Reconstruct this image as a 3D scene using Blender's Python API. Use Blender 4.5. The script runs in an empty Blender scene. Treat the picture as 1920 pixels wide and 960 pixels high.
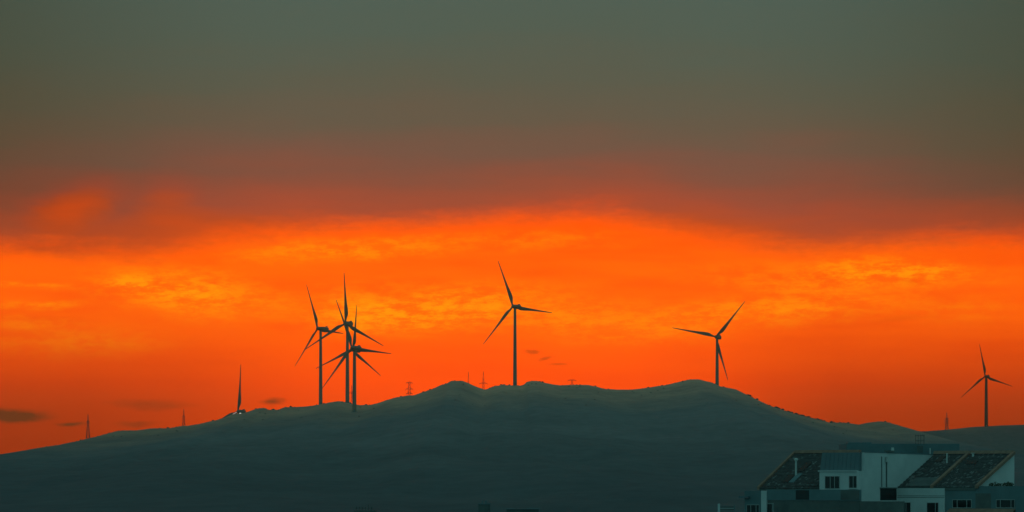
import bpy, bmesh, math, random
from mathutils import Vector, Matrix, noise as mnoise

R = math.radians
random.seed(7)
scn = bpy.context.scene
COL = scn.collection

# ---------------------------------------------------------------- camera
F = 8000.0            # focal length in pixels of the 1920 px wide frame (150 mm lens)
YH = 910.0            # picture row of the eye-level horizon
CZ = 30.0             # the camera stands on a tenth floor balcony
camd = bpy.data.cameras.new('camera')
cam = bpy.data.objects.new('camera', camd)
COL.objects.link(cam)
cam.location = (0, 0, CZ)
cam.rotation_euler = (R(90), 0, 0)
camd.sensor_width = 36.0
camd.lens = 150.0
camd.shift_y = (YH - 480.0) / 1920.0
camd.clip_start = 1.0
camd.clip_end = 60000.0
scn.camera = cam

scn.view_settings.view_transform = 'Standard'
scn.view_settings.look = 'None'
scn.view_settings.exposure = 0.0
scn.view_settings.gamma = 1.0
scn.cycles.use_denoising = True
scn.cycles.volume_bounces = 1
scn.cycles.max_bounces = 6

SUN_EL, SUN_AZ = 0.7, -0.5        # degrees; behind the ridge, straight ahead

# ---------------------------------------------------------------- world: dusk sky
world = bpy.data.worlds.new('World')
scn.world = world
world.use_nodes = True
NT = world.node_tree
NT.nodes.clear()
LK = NT.links.new


def _in(sock, v):
    if isinstance(v, bpy.types.NodeSocket):
        LK(v, sock)
    else:
        sock.default_value = v


def M(op, a, b=0.0, c=0.0, clamp=False):
    n = NT.nodes.new('ShaderNodeMath')
    n.operation = op
    n.use_clamp = clamp
    _in(n.inputs[0], a)
    _in(n.inputs[1], b)
    _in(n.inputs[2], c)
    return n.outputs[0]


def VM(op, a, b=(0, 0, 0)):
    n = NT.nodes.new('ShaderNodeVectorMath')
    n.operation = op
    _in(n.inputs[0], a)
    _in(n.inputs[1], b)
    return n.outputs['Value'] if op in ('LENGTH', 'DOT_PRODUCT') else n.outputs[0]


def smooth(v, a, b, lo=0.0, hi=1.0):
    n = NT.nodes.new('ShaderNodeMapRange')
    n.interpolation_type = 'SMOOTHSTEP'
    _in(n.inputs['Value'], v)
    n.inputs['From Min'].default_value = a
    n.inputs['From Max'].default_value = b
    n.inputs['To Min'].default_value = lo
    n.inputs['To Max'].default_value = hi
    return n.outputs['Result']


def NZ(vec, detail=4.0, rough=0.55, scale=1.0):
    n = NT.nodes.new('ShaderNodeTexNoise')
    n.inputs['Scale'].default_value = scale
    n.inputs['Detail'].default_value = detail
    n.inputs['Roughness'].default_value = rough
    LK(vec, n.inputs['Vector'])
    return n


def MIX(f, a, b, mode='MIX'):
    n = NT.nodes.new('ShaderNodeMix')
    n.data_type = 'RGBA'
    n.blend_type = mode
    n.clamp_factor = True
    _in(n.inputs[0], f)
    for s, v in ((n.inputs[6], a), (n.inputs[7], b)):
        if isinstance(v, bpy.types.NodeSocket):
            LK(v, s)
        else:
            s.default_value = (v[0], v[1], v[2], 1)
    return n.outputs[2]


def RAMP(v, lo, hi, stops):
    n = NT.nodes.new('ShaderNodeMapRange')
    _in(n.inputs['Value'], v)
    n.inputs['From Min'].default_value = lo
    n.inputs['From Max'].default_value = hi
    r = NT.nodes.new('ShaderNodeValToRGB')
    cr = r.color_ramp
    stops = sorted(stops)
    while len(cr.elements) < len(stops):
        cr.elements.new(0.5)
    for e, (p, c) in zip(cr.elements, stops):
        e.position = min(1.0, max(0.0, (p - lo) / (hi - lo)))
    for e, (p, c) in zip(cr.elements, stops):
        e.color = (c[0], c[1], c[2], 1) if isinstance(c, tuple) else (c, c, c, 1)
    LK(n.outputs[0], r.inputs[0])
    return r.outputs[0]


def lin(*c):
    return tuple(((x / 255.0) / 12.92 if x <= 10 else (((x / 255.0) + 0.055) / 1.055) ** 2.4) for x in c)


tc = NT.nodes.new('ShaderNodeTexCoord')
nrm = VM('NORMALIZE', tc.outputs['Generated'])
sx = NT.nodes.new('ShaderNodeSeparateXYZ')
LK(nrm, sx.inputs[0])
DX, DY, DZ = sx.outputs
az = M('ARCTAN2', DX, DY)
el = M('ARCSINE', DZ)
U = M('MULTIPLY_ADD', az, F, 960.0)          # azimuth and elevation in eighths of a milliradian
V = M('MULTIPLY_ADD', el, -F, YH)
cb = NT.nodes.new('ShaderNodeCombineXYZ')
LK(U, cb.inputs[0])
LK(V, cb.inputs[1])
P0 = cb.outputs[0]
nw = NZ(VM('MULTIPLY', P0, (1 / 150.0, 1 / 60.0, 1)), 5, 0.6)
warp = VM('MULTIPLY', VM('SUBTRACT', nw.outputs['Color'], (0.5, 0.5, 0.5)), (90, 34, 0))
P = VM('ADD', P0, warp)


def blob(x, y, rx, ry, rot=0.0, soft=0.0):
    d = VM('SUBTRACT', P, (x, y, 0))
    if rot:
        c, s = math.cos(R(rot)), math.sin(R(rot))
        dx = VM('DOT_PRODUCT', d, (c / rx, s / rx, 0))
        dy = VM('DOT_PRODUCT', d, (-s / ry, c / ry, 0))
        ln = M('SQRT', M('ADD', M('MULTIPLY', dx, dx), M('MULTIPLY', dy, dy)))
    else:
        ln = VM('LENGTH', VM('MULTIPLY', d, (1 / rx, 1 / ry, 0)))
    return smooth(ln, 1.0, soft)


def total(items):
    acc = None
    for w, b in items:
        t = M('MULTIPLY', b, w)
        acc = t if acc is None else M('ADD', acc, t)
    return acc


N1 = NZ(VM('MULTIPLY', P0, (1 / 330.0, 1 / 95.0, 1)), 4, 0.5).outputs['Fac']
N2 = NZ(VM('MULTIPLY', VM('ADD', P0, (900, 300, 0)), (1 / 90.0, 1 / 26.0, 1)), 6, 0.6).outputs['Fac']
n1c = M('SUBTRACT', N1, 0.5)
n2c = M('SUBTRACT', N2, 0.5)
N3 = NZ(VM('MULTIPLY', P0, (1 / 700.0, 1 / 260.0, 1)), 3, 0.5).outputs['Fac']
n3c = M('SUBTRACT', N3, 0.5)

# lower edge of the grey cloud deck
edge = M('MULTIPLY', RAMP(U, -400, 2320, [
    (-400, .50), (0, .487), (200, .497), (300, .497), (400, .472), (520, .455), (650, .447), (800, .440), (950, .430),
    (1080, .428), (1180, .435), (1260, .452), (1380, .475), (1500, .487), (1640, .480), (1780, .475), (1920, .478), (2320, .49)]), 960.0)
below = M('ADD', M('SUBTRACT', V, edge), M('MULTIPLY', n1c, 42.0))
below = M('ADD', below, M('MULTIPLY', n2c, 34.0))
N4 = NZ(VM('MULTIPLY', VM('ADD', P0, (100, 700, 0)), (1 / 27.0, 1 / 10.0, 1)), 6, 0.7).outputs['Fac']
N5 = NZ(VM('MULTIPLY', VM('ADD', P0, (2100, 900, 0)), (1 / 420.0, 1 / 46.0, 1)), 6, 0.62).outputs['Fac']
below = M('ADD', below, M('MULTIPLY', M('SUBTRACT', N4, 0.5), 22.0))
below = M('ADD', below, M('MULTIPLY', M('SUBTRACT', N5, 0.5), 40.0))
below = M('SUBTRACT', below, total([(30, blob(1130, 470, 190, 26, 3)), (14, blob(100, 470, 260, 24))]))
mask = smooth(below, -40.0, 28.0)

# the deck itself
dU = M('MULTIPLY', M('SUBTRACT', U, 850.0), 1 / 960.0)
dU2 = M('MINIMUM', M('MULTIPLY', dU, dU), 3.0)
Vs = M('ADD', V, M('MULTIPLY', n1c, 60.0))
Vs = M('ADD', Vs, M('MULTIPLY', n3c, 60.0))
Vs = M('SUBTRACT', Vs, M('MULTIPLY', dU2, 58.0))
Vs = M('ADD', Vs, total([(115, blob(135, 388, 150, 62, -22)), (62, blob(310, 372, 110, 70)), (45, blob(420, 430, 260, 46)),
                         (40, blob(1290, 440, 260, 60)), (-50, blob(30, 430, 130, 60))]))
Vs = M('ADD', Vs, M('MULTIPLY', M('SUBTRACT', N5, 0.5), 75.0))
deck = RAMP(Vs, -400, 560, [
    (-400, lin(68, 94, 92)), (-60, lin(74, 95, 86)), (60, lin(78, 93, 81)), (150, lin(87, 90, 75)), (220, lin(98, 87, 71)),
    (280, lin(116, 82, 67)), (330, lin(134, 77, 60)), (380, lin(155, 74, 54)), (430, lin(184, 73, 36)), (490, lin(215, 76, 20)),
    (560, lin(228, 80, 8))])
side = smooth(M('ABSOLUTE', M('SUBTRACT', U, 960.0)), 350.0, 1300.0)
deck = MIX(M('MULTIPLY', side, 0.85), deck, MIX(1.0, deck, (0.63, 0.49, 0.37), 'MULTIPLY'))

# the burning strip under it
low = RAMP(V, 380, 920, [
    (380, lin(250, 86, 0)), (450, lin(255, 98, 0)), (520, lin(255, 102, 0)), (600, lin(255, 100, 0)), (660, lin(255, 88, 0)),
    (720, lin(250, 75, 0)), (790, lin(230, 66, 0)), (920, lin(190, 52, 0))])
low = MIX(smooth(M('ADD', M('MULTIPLY', N5, 0.6), M('MULTIPLY', N1, 0.4)), 0.40, 0.66, 0.0, 0.55), low, lin(240, 70, 0))
str_n = smooth(M('ADD', M('MULTIPLY', N2, 0.5), M('MULTIPLY', N4, 0.5)), 0.40, 0.62)
glow = total([
    (1.0, blob(350, 550, 250, 66, 6)), (.8, blob(250, 535, 80, 22)), (.75, blob(60, 538, 120, 10)), (.6, blob(80, 575, 120, 14, -4)),
    (.35, blob(60, 605, 150, 20)), (.75, blob(640, 470, 330, 34, -3)), (.35, blob(1000, 450, 260, 30)),
    (.85, blob(830, 575, 420, 66)), (.55, blob(700, 600, 200, 50)), (1.0, blob(1690, 512, 230, 42, 3)), (.5, blob(1560, 560, 260, 60)),
    (.65, blob(1400, 590, 240, 40)), (.5, blob(1180, 610, 300, 54)), (.35, blob(150, 640, 260, 50)), (.35, blob(1480, 520, 300, 40)), (.3, blob(1790, 585, 150, 40))])
glow = M('MULTIPLY', glow, M('MULTIPLY_ADD', str_n, 1.15, 0.08), clamp=True)
low = MIX(glow, low, lin(255, 150, 0))
shade = total([
    (.40, blob(1010, 510, 190, 34)), (.22, blob(780, 572, 80, 12)), (.26, blob(1705, 533, 46, 11)), (.26, blob(1690, 600, 90, 10, -3)),
    (.16, blob(880, 632, 80, 10)), (.2, blob(600, 565, 60, 10))])
low = MIX(M('MULTIPLY', shade, M('MULTIPLY_ADD', N2, 1.2, 0.2), clamp=True), low, lin(214, 66, 6))
# azimuth fall-off of the glow, strongest low down
lowv = smooth(V, 540.0, 800.0)
offr = RAMP(U, -600, 2520, [(-600, 1.0), (0, .95), (165, .9), (345, .72), (440, .55), (560, .27), (700, .06), (950, 0.0), (1200, .08),
                            (1345, .36), (1450, .68), (1570, .9), (1920, 1.0), (2520, 1.0)])
dim = M('SUBTRACT', 1.0, M('MULTIPLY', offr, M('MULTIPLY_ADD', lowv, 0.57, 0.07)))
low = VM('MULTIPLY', low, (1.17, 1.03, 0.0))
dimv = NT.nodes.new('ShaderNodeCombineXYZ')
for i in range(3):
    LK(dim, dimv.inputs[i])
low = VM('MULTIPLY', low, dimv.outputs[0])
# small dark cloud scraps above the ridge
scr = total([
    (1.0, blob(30, 779, 96, 18)), (.55, blob(140, 793, 42, 6)), (.48, blob(521, 756, 34, 11)), (.24, blob(993, 661, 28, 8)),
    (.27, blob(1026, 671, 28, 6, -10)), (.22, blob(1052, 681, 38, 6)), (.22, blob(280, 760, 120, 12)), (.3, blob(262, 792, 60, 8))])
scr = M('MULTIPLY', scr, M('MULTIPLY_ADD', N4, 2.6, 0.5), clamp=True)
low = MIX(M('MULTIPLY', scr, 0.9), low, lin(78, 38, 16))

hem = smooth(below, -120.0, -10.0)
deck = MIX(M('MULTIPLY', hem, M('MULTIPLY_ADD', side, 0.2, 0.22)), deck, lin(208, 74, 20))
front = MIX(mask, deck, low)
# the rest of the dome: the deck goes on overhead, and the eastern sky is the teal of dusk
east = RAMP(DZ, -0.2, 1.0, [(-0.2, (0.05, 0.19, 0.19)), (0.05, (0.062, 0.24, 0.25)), (0.5, (0.075, 0.24, 0.25)), (1.0, (0.09, 0.19, 0.20))])
we = smooth(DY, 0.93, -0.15)
skyc = MIX(we, front, east)

nish = NT.nodes.new('ShaderNodeTexSky')
nish.sky_type = 'NISHITA'
nish.sun_disc = False
nish.sun_elevation = R(SUN_EL)
nish.sun_rotation = R(SUN_AZ)
nish.altitude = 300
bg1 = NT.nodes.new('ShaderNodeBackground')
bg1.inputs['Strength'].default_value = 1.0
LK(skyc, bg1.inputs['Color'])
bg2 = NT.nodes.new('ShaderNodeBackground')
bg2.inputs['Strength'].default_value = 0.05
LK(nish.outputs[0], bg2.inputs['Color'])
# the cloud hides nearly all of the clear sky behind it
mxs = NT.nodes.new('ShaderNodeMixShader')
mxs.inputs[0].default_value = 0.02
LK(bg1.outputs[0], mxs.inputs[1])
LK(bg2.outputs[0], mxs.inputs[2])
out = NT.nodes.new('ShaderNodeOutputWorld')
LK(mxs.outputs[0], out.inputs['Surface'])

# ---------------------------------------------------------------- sun, low behind the hill
sd = bpy.data.lights.new('sun', 'SUN')
sd.energy = 0.3
sd.angle = R(0.5)
sd.color = (1.0, 0.55, 0.25)
so = bpy.data.objects.new('sun', sd)
COL.objects.link(so)
sdir = Vector((math.sin(R(SUN_AZ)) * math.cos(R(SUN_EL)), math.cos(R(SUN_AZ)) * math.cos(R(SUN_EL)), math.sin(R(SUN_EL))))
so.rotation_euler = (-sdir).to_track_quat('-Z', 'Y').to_euler()
so.location = (0, 0, 500)


# ================================================================ helpers
def px2w(px, py, Y):
    """A place Y metres out that appears at picture point (px, py)."""
    return Vector(((px - 960.0) / F * Y, Y, CZ + (YH - py) / F * Y))


def mat(name, color, rough=0.8, metallic=0.0, var=0.0, scale=1.0, col2=None, bump=0.0, detail=5.0, stretch=(1, 1, 1), spec=0.3):
    m = bpy.data.materials.new(name)
    m.use_nodes = True
    nt = m.node_tree
    b = nt.nodes['Principled BSDF']
    b.inputs['Roughness'].default_value = rough
    b.inputs['Metallic'].default_value = metallic
    b.inputs['Specular IOR Level'].default_value = spec
    b.inputs['Base Color'].default_value = (*color, 1)
    if var or col2 or bump:
        t = nt.nodes.new('ShaderNodeTexCoord')
        mp = nt.nodes.new('ShaderNodeMapping')
        mp.inputs['Scale'].default_value = stretch
        nt.links.new(t.outputs['Object'], mp.inputs[0])
        n = nt.nodes.new('ShaderNodeTexNoise')
        n.inputs['Scale'].default_value = scale
        n.inputs['Detail'].default_value = detail
        n.inputs['Roughness'].default_value = 0.62
        nt.links.new(mp.outputs[0], n.inputs['Vector'])
        c2 = col2 or tuple(c * (1 - var) for c in color)
        r = nt.nodes.new('ShaderNodeValToRGB')
        r.color_ramp.elements[0].position = 0.35
        r.color_ramp.elements[1].position = 0.68
        r.color_ramp.elements[0].color = (*c2, 1)
        r.color_ramp.elements[1].color = (*color, 1)
        nt.links.new(n.outputs['Fac'], r.inputs[0])
        nt.links.new(r.outputs[0], b.inputs['Base Color'])
        if bump:
            bp = nt.nodes.new('ShaderNodeBump')
            bp.inputs['Strength'].default_value = bump
            nt.links.new(n.outputs['Fac'], bp.inputs['Height'])
            nt.links.new(bp.outputs[0], b.inputs['Normal'])
    return m


def link(name, me, mats=None, parent=None):
    o = bpy.data.objects.new(name, me)
    COL.objects.link(o)
    for m in (mats if isinstance(mats, (list, tuple)) else [mats] if mats else []):
        me.materials.append(m)
    if parent is not None:
        o.parent = parent
    return o


def thing(name, label, cat, loc, group=None):
    o = bpy.data.objects.new(name, None)
    COL.objects.link(o)
    o.empty_display_size = 1.0
    o.location = loc
    o['label'] = label
    o['category'] = cat
    if group:
        o['group'] = group
    return o


def frompd(name, vs, fs, smooth_=False):
    me = bpy.data.meshes.new(name)
    me.from_pydata([tuple(v) for v in vs], [], fs)
    me.update()
    if smooth_:
        for p in me.polygons:
            p.use_smooth = True
        me.set_sharp_from_angle(angle=R(35))
    return me


# ================================================================ terrain
FR = [(-9000, 905), (-4000, 890), (-1500, 885), (-700, 880), (-300, 868), (-120, 860), (0, 853.5), (40, 848), (53, 843.5), (83, 838), (100, 835.6),
      (115.6, 833.7), (136, 829), (161, 824), (175, 823.6), (186, 819), (201.5, 813), (219, 808.3), (230, 806.9), (256, 806.9),
      (276.5, 804), (292, 802.8), (319, 802.8), (340.6, 798.6), (353, 798), (375, 794.7), (394.6, 789.8), (409, 786.6), (422, 783.2),
      (430, 778.8), (441, 774.5), (450, 775), (456, 774.5), (467.5, 770.8), (480.6, 766.2), (488, 765), (496.7, 765), (502.5, 768.2),
      (521.5, 768.2), (534.6, 763.3), (555, 762.8), (580, 761.6), (590.6, 760), (604.7, 757.4), (618.8, 754), (635.6, 752.3),
      (652.5, 754.6), (661, 757.4), (675, 759.4), (695, 759), (708, 756), (723.8, 750.3), (739.4, 745.6), (767.5, 741.3), (775.3, 741.3),
      (789.4, 736.3), (809.7, 730), (825.3, 722.5), (836.3, 719.4), (845.6, 714), (867.5, 713.8), (880, 719), (895.6, 725.8), (909.7, 730.3),
      (926.9, 724.2), (938, 722), (942.5, 720.6), (949, 722.2), (979, 722.8), (983.3, 720), (988, 715.8), (996.7, 713.8), (1008, 714.2),
      (1020, 717.5), (1035, 720), (1048, 722.3), (1068, 721.7), (1088, 721.2), (1103, 721.7), (1118, 725), (1135, 729.2), (1157, 730.3),
      (1183, 730.5), (1205, 728), (1222, 725.8), (1247, 722), (1263, 718.3), (1280, 714.5), (1293, 711.2), (1309, 710.8), (1319, 713.2),
      (1338.8, 718.2), (1350.7, 724.5), (1364.5, 727), (1380, 730), (1396, 738), (1420, 749.5), (1442, 760), (1470, 769.4), (1498, 778),
      (1539, 788), (1554, 791.9), (1585.6, 792.8), (1610.6, 796), (1632.5, 791.9), (1651, 790), (1667, 792.2), (1689, 800.6), (1707.5, 808.4),
      (1740, 820), (1800, 838), (1920, 858), (2200, 880), (3000, 895), (9000, 906)]
BR = [(-6000, 905), (900, 880), (1300, 845), (1600, 815), (1690, 809.5), (1735.6, 808.4), (1773, 806), (1820, 800.8), (1870, 798), (1920, 796.2),
      (2050, 796), (2300, 812), (2800, 850), (4000, 885), (9000, 905)]
YF, YB = 3500.0, 5280.0


def interp(tab, x):
    lo, hi = 0, len(tab) - 1
    if x <= tab[0][0]:
        return tab[0][1]
    if x >= tab[hi][0]:
        return tab[hi][1]
    while hi - lo > 1:
        m = (lo + hi) // 2
        if tab[m][0] <= x:
            lo = m
        else:
            hi = m
    t = (x - tab[lo][0]) / (tab[hi][0] - tab[lo][0])
    return tab[lo][1] * (1 - t) + tab[hi][1] * t


def ss(a, b, v):
    t = max(0.0, min(1.0, (v - a) / (b - a)))
    return t * t * (3 - 2 * t)


def fbm(x, y, z=0.0, o=4):
    return mnoise.fractal(Vector((x, y, z)), 1.0, 2.0, o)


def wander(x):
    return YF + 26.0 * mnoise.noise(Vector((x / 330.0, 3.1, 0)))


def plain(y):
    return 20.0 * ss(560, 1100, y) + 2.0 * ss(1000, 2500, y)


def terrain(x, y):
    y0 = wander(x)
    zf = CZ + (YH - interp(FR, x / y0 * F + 960.0)) / F * y0
    zb = CZ + (YH - interp(BR, x / YB * F + 960.0)) / F * YB
    base = plain(y)
    if y <= y0:
        t = max(0.0, (y - 900.0) / (y0 - 900.0))
        g = t ** 1.75
        rel = 4 * t * (1 - t) if t < 1 else 0.0
        gul = 5.5 * mnoise.noise(Vector((x / 95.0 + y / 900.0, y / 520.0, 5.0))) + 3.0 * fbm(x / 60.0, y / 130.0, 2.0)
        z1 = base + (zf - base) * g + (gul - 5.0) * rel * 0.85 * max(0.0, min(1.0, (zf - base - 15.0) / 75.0))
    else:
        e = math.exp(-((y - y0) / 330.0) ** 2)
        z1 = base + (zf - base) * e
    t = (y - 4250.0) / (YB - 4250.0)
    if t <= 0:
        z2 = 0.0
    elif t <= 1:
        z2 = base + (zb - base) * t ** 1.4
    else:
        z2 = base + (zb - base) * math.exp(-((y - YB) / 500.0) ** 2)
    z = max(z1, z2)
    if y > 900:
        z += 0.24 * fbm(x / 6.0, y / 14.0, 9.0, 3) * ss(900, 1500, y)
    return z


def spread(a, b, step):
    n = max(1, int(round((b - a) / step)))
    return [a + (b - a) * i / n for i in range(n)]


xs = (spread(-9000, -4000, 1000) + spread(-4000, -1200, 200) + spread(-1200, -470, 30) + spread(-470, 470, 1.25) + spread(470, 800, 9)
      + spread(800, 1300, 40) + spread(1300, 4000, 200) + spread(4000, 9000, 1000) + [9000])
ys = (spread(-6000, -1000, 1250) + spread(-1000, 500, 150) + spread(500, 1100, 50) + spread(1100, 2600, 22) + spread(2600, 3420, 12)
      + spread(3420, 3580, 4.5) + spread(3580, 4300, 30) + spread(4300, 5240, 30) + spread(5240, 5320, 8) + spread(5320, 7000, 140)
      + spread(7000, 9000, 500) + [9000])
gv, gf, crest = [], [], []
nx = len(xs)
for yy in ys:
    for xx in xs:
        z = terrain(xx, yy)
        gv.append((xx, yy, z))
        yq = YF if yy < 4200 else YB
        zr = CZ + (YH - interp(FR if yy < 4200 else BR, xx / yq * F + 960.0)) / F * yq
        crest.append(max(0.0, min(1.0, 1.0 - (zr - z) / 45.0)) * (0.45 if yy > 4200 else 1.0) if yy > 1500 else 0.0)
for j in range(len(ys) - 1):
    for i in range(nx - 1):
        a = j * nx + i
        gf.append((a, a + 1, a + nx + 1, a + nx))
hill_m = bpy.data.materials.new('hill_scrub')
hill_m.use_nodes = True
nt = hill_m.node_tree
b = nt.nodes['Principled BSDF']
b.inputs['Roughness'].default_value = 0.95
b.inputs['Specular IOR Level'].default_value = 0.1
geo = nt.nodes.new('ShaderNodeNewGeometry')


def tnoise(sc, det, rough=0.6):
    mp = nt.nodes.new('ShaderNodeMapping')
    mp.inputs['Scale'].default_value = sc
    nt.links.new(geo.outputs['Position'], mp.inputs[0])
    n = nt.nodes.new('ShaderNodeTexNoise')
    n.inputs['Scale'].default_value = 1.0
    n.inputs['Detail'].default_value = det
    n.inputs['Roughness'].default_value = rough
    nt.links.new(mp.outputs[0], n.inputs['Vector'])
    return n.outputs['Fac']


na = tnoise((1 / 60, 1 / 160, 0.02), 6)
nb = tnoise((1 / 9, 1 / 22, 0.1), 5)
sp = nt.nodes.new('ShaderNodeSeparateXYZ')
nt.links.new(geo.outputs['Position'], sp.inputs[0])
# glare and haze put into the colour: brown crest, paler middle, dark blue-grey below
def nmath(op, x, y, z=0.0):
    n = nt.nodes.new('ShaderNodeMath')
    n.operation = op
    for sk, v in zip(n.inputs, (x, y, z)):
        if isinstance(v, bpy.types.NodeSocket):
            nt.links.new(v, sk)
        else:
            sk.default_value = v
    return n.outputs[0]


def nramp(fac, stops):
    n = nt.nodes.new('ShaderNodeValToRGB')
    while len(n.color_ramp.elements) < len(stops):
        n.color_ramp.elements.new(0.5)
    for e_, (p_, c_) in zip(n.color_ramp.elements, stops):
        e_.position = p_
    for e_, (p_, c_) in zip(n.color_ramp.elements, stops):
        e_.color = (*c_, 1)
    nt.links.new(fac, n.inputs[0])
    return n.outputs[0]


def nmix(f, a_, b_, mode='MIX'):
    n = nt.nodes.new('ShaderNodeMix')
    n.data_type = 'RGBA'
    n.blend_type = mode
    for sk, v in ((n.inputs[0], f), (n.inputs[6], a_), (n.inputs[7], b_)):
        if isinstance(v, bpy.types.NodeSocket):
            nt.links.new(v, sk)
        else:
            sk.default_value = v if isinstance(v, float) else (*v, 1)
    return n.outputs[2]


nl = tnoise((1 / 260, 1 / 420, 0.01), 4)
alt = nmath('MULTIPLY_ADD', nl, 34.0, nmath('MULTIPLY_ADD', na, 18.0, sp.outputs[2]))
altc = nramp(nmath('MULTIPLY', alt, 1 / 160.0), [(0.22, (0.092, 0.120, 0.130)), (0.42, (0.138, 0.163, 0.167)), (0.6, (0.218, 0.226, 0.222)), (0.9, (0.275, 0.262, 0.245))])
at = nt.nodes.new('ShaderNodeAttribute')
at.attribute_name = 'crest_glow'
glow_mix = nmath('ADD', at.outputs['Fac'], nmath('MULTIPLY', nmath('SUBTRACT', na, 0.5), 0.6))
glow_fac = nramp(glow_mix, [(0.35, (0, 0, 0)), (1.0, (1, 1, 1))])
glow_col = nramp(nmath('MULTIPLY', alt, 1 / 160.0), [(0.45, (0.29, 0.20, 0.15)), (0.85, (0.74, 0.42, 0.28))])
g1 = nmix(glow_fac, altc, glow_col)
patch = nramp(nmath('ADD', nmath('MULTIPLY', nb, 0.6), nmath('MULTIPLY', na, 0.4)), [(0.35, (0.80, 0.82, 0.83)), (0.65, (1.10, 1.10, 1.09))])
g1 = nmix(1.0, g1, nramp(nmath('MULTIPLY', sp.outputs[1], 1 / 6000.0), [(0.68, (1, 1, 1)), (0.78, (0.74, 0.70, 0.68))]), 'MULTIPLY')   # far ridge darkened in the colour to offset the haze
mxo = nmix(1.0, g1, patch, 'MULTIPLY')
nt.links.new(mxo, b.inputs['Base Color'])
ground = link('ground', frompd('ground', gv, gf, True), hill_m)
ca = ground.data.attributes.new('crest_glow', 'FLOAT', 'POINT')     # nearness to the crest; weights the glow painted into the colour
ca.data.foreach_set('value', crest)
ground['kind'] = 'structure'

# low scrub dotted over the slopes and along the skyline
scrub_m = mat('scrub_leaf', (0.17, 0.18, 0.15), 0.95, var=0.3, scale=0.3, spec=0.1)
sv, sf = [], []


def bush(x, y, z, r, h):
    b0 = len(sv)
    n = 6
    for ring, (rr, hh) in enumerate(((1.0, -0.2), (1.05, 0.45), (0.55, 0.9))):
        for i in range(n):
            a = (i + 0.5 * ring) / n * 2 * math.pi
            k = r * rr * random.uniform(0.7, 1.3)
            sv.append((x + k * math.cos(a), y + k * math.sin(a), z + h * hh * random.uniform(0.8, 1.2)))
    sv.append((x, y, z + h))
    for ring in range(2):
        for i in range(n):
            a = b0 + ring * n + i
            c = b0 + ring * n + (i + 1) % n
            sf.append((a, c, c + n, a + n))
    for i in range(n):
        sf.append((b0 + 2 * n + i, b0 + 2 * n + (i + 1) % n, b0 + 3 * n))


for _ in range(260):
    y = 3050 + 440 * random.random() ** 0.6
    x = random.uniform(-0.13, 0.13) * y
    if fbm(x / 120, y / 200, 4) < random.uniform(-0.5, 0.3):
        continue
    r = random.uniform(0.3, 0.75)
    bush(x, y, terrain(x, y), r, r * random.uniform(0.5, 1.0))
for _ in range(240):
    px = random.uniform(0, 1720)
    if random.random() < 0.35:
        px = random.gauss(1490, 50)
    x = (px - 960) / F * YF
    y = wander(x) + random.uniform(-6, 4)
    r = random.choice((0.25, 0.35, 0.5, 0.9)) * random.uniform(0.8, 1.2) * (1.35 if 1400 < px < 1570 else 1.0)
    bush(x, y, terrain(x, y), r, r * random.uniform(0.5, 1.1))
scrub = link('scrub', frompd('scrub', sv, sf), scrub_m)
scrub['kind'] = 'stuff'

# ================================================================ wind turbines
tower_m = mat('turbine_tower_paint', (0.36, 0.28, 0.21), 0.55, var=0.25, scale=0.25, stretch=(1, 1, 0.15))  # brown tint of the sky glare put into tower and blade colours
blade_m = mat('turbine_blade_gelcoat', (0.26, 0.195, 0.15), 0.5, var=0.2, scale=0.2)
nac_m = mat('turbine_nacelle_paint', (0.30, 0.25, 0.20), 0.5, var=0.25, scale=0.5)
door_m = mat('turbine_door_steel', (0.20, 0.22, 0.23), 0.5)
conc_m = mat('turbine_concrete', (0.32, 0.31, 0.29), 0.9, var=0.3, scale=0.6)


def lathe(prof, n=20, caps=True):
    vs, fs = [], []
    for z, r in prof:
        for i in range(n):
            a = 2 * math.pi * i / n
            vs.append((r * math.cos(a), r * math.sin(a), z))
    for k in range(len(prof) - 1):
        for i in range(n):
            j = (i + 1) % n
            fs.append((k * n + i, k * n + j, k * n + n + j, k * n + n + i))
    if caps:
        fs.append(tuple(reversed(range(n))))
        fs.append(tuple(range((len(prof) - 1) * n, len(prof) * n)))
    return vs, fs


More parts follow.
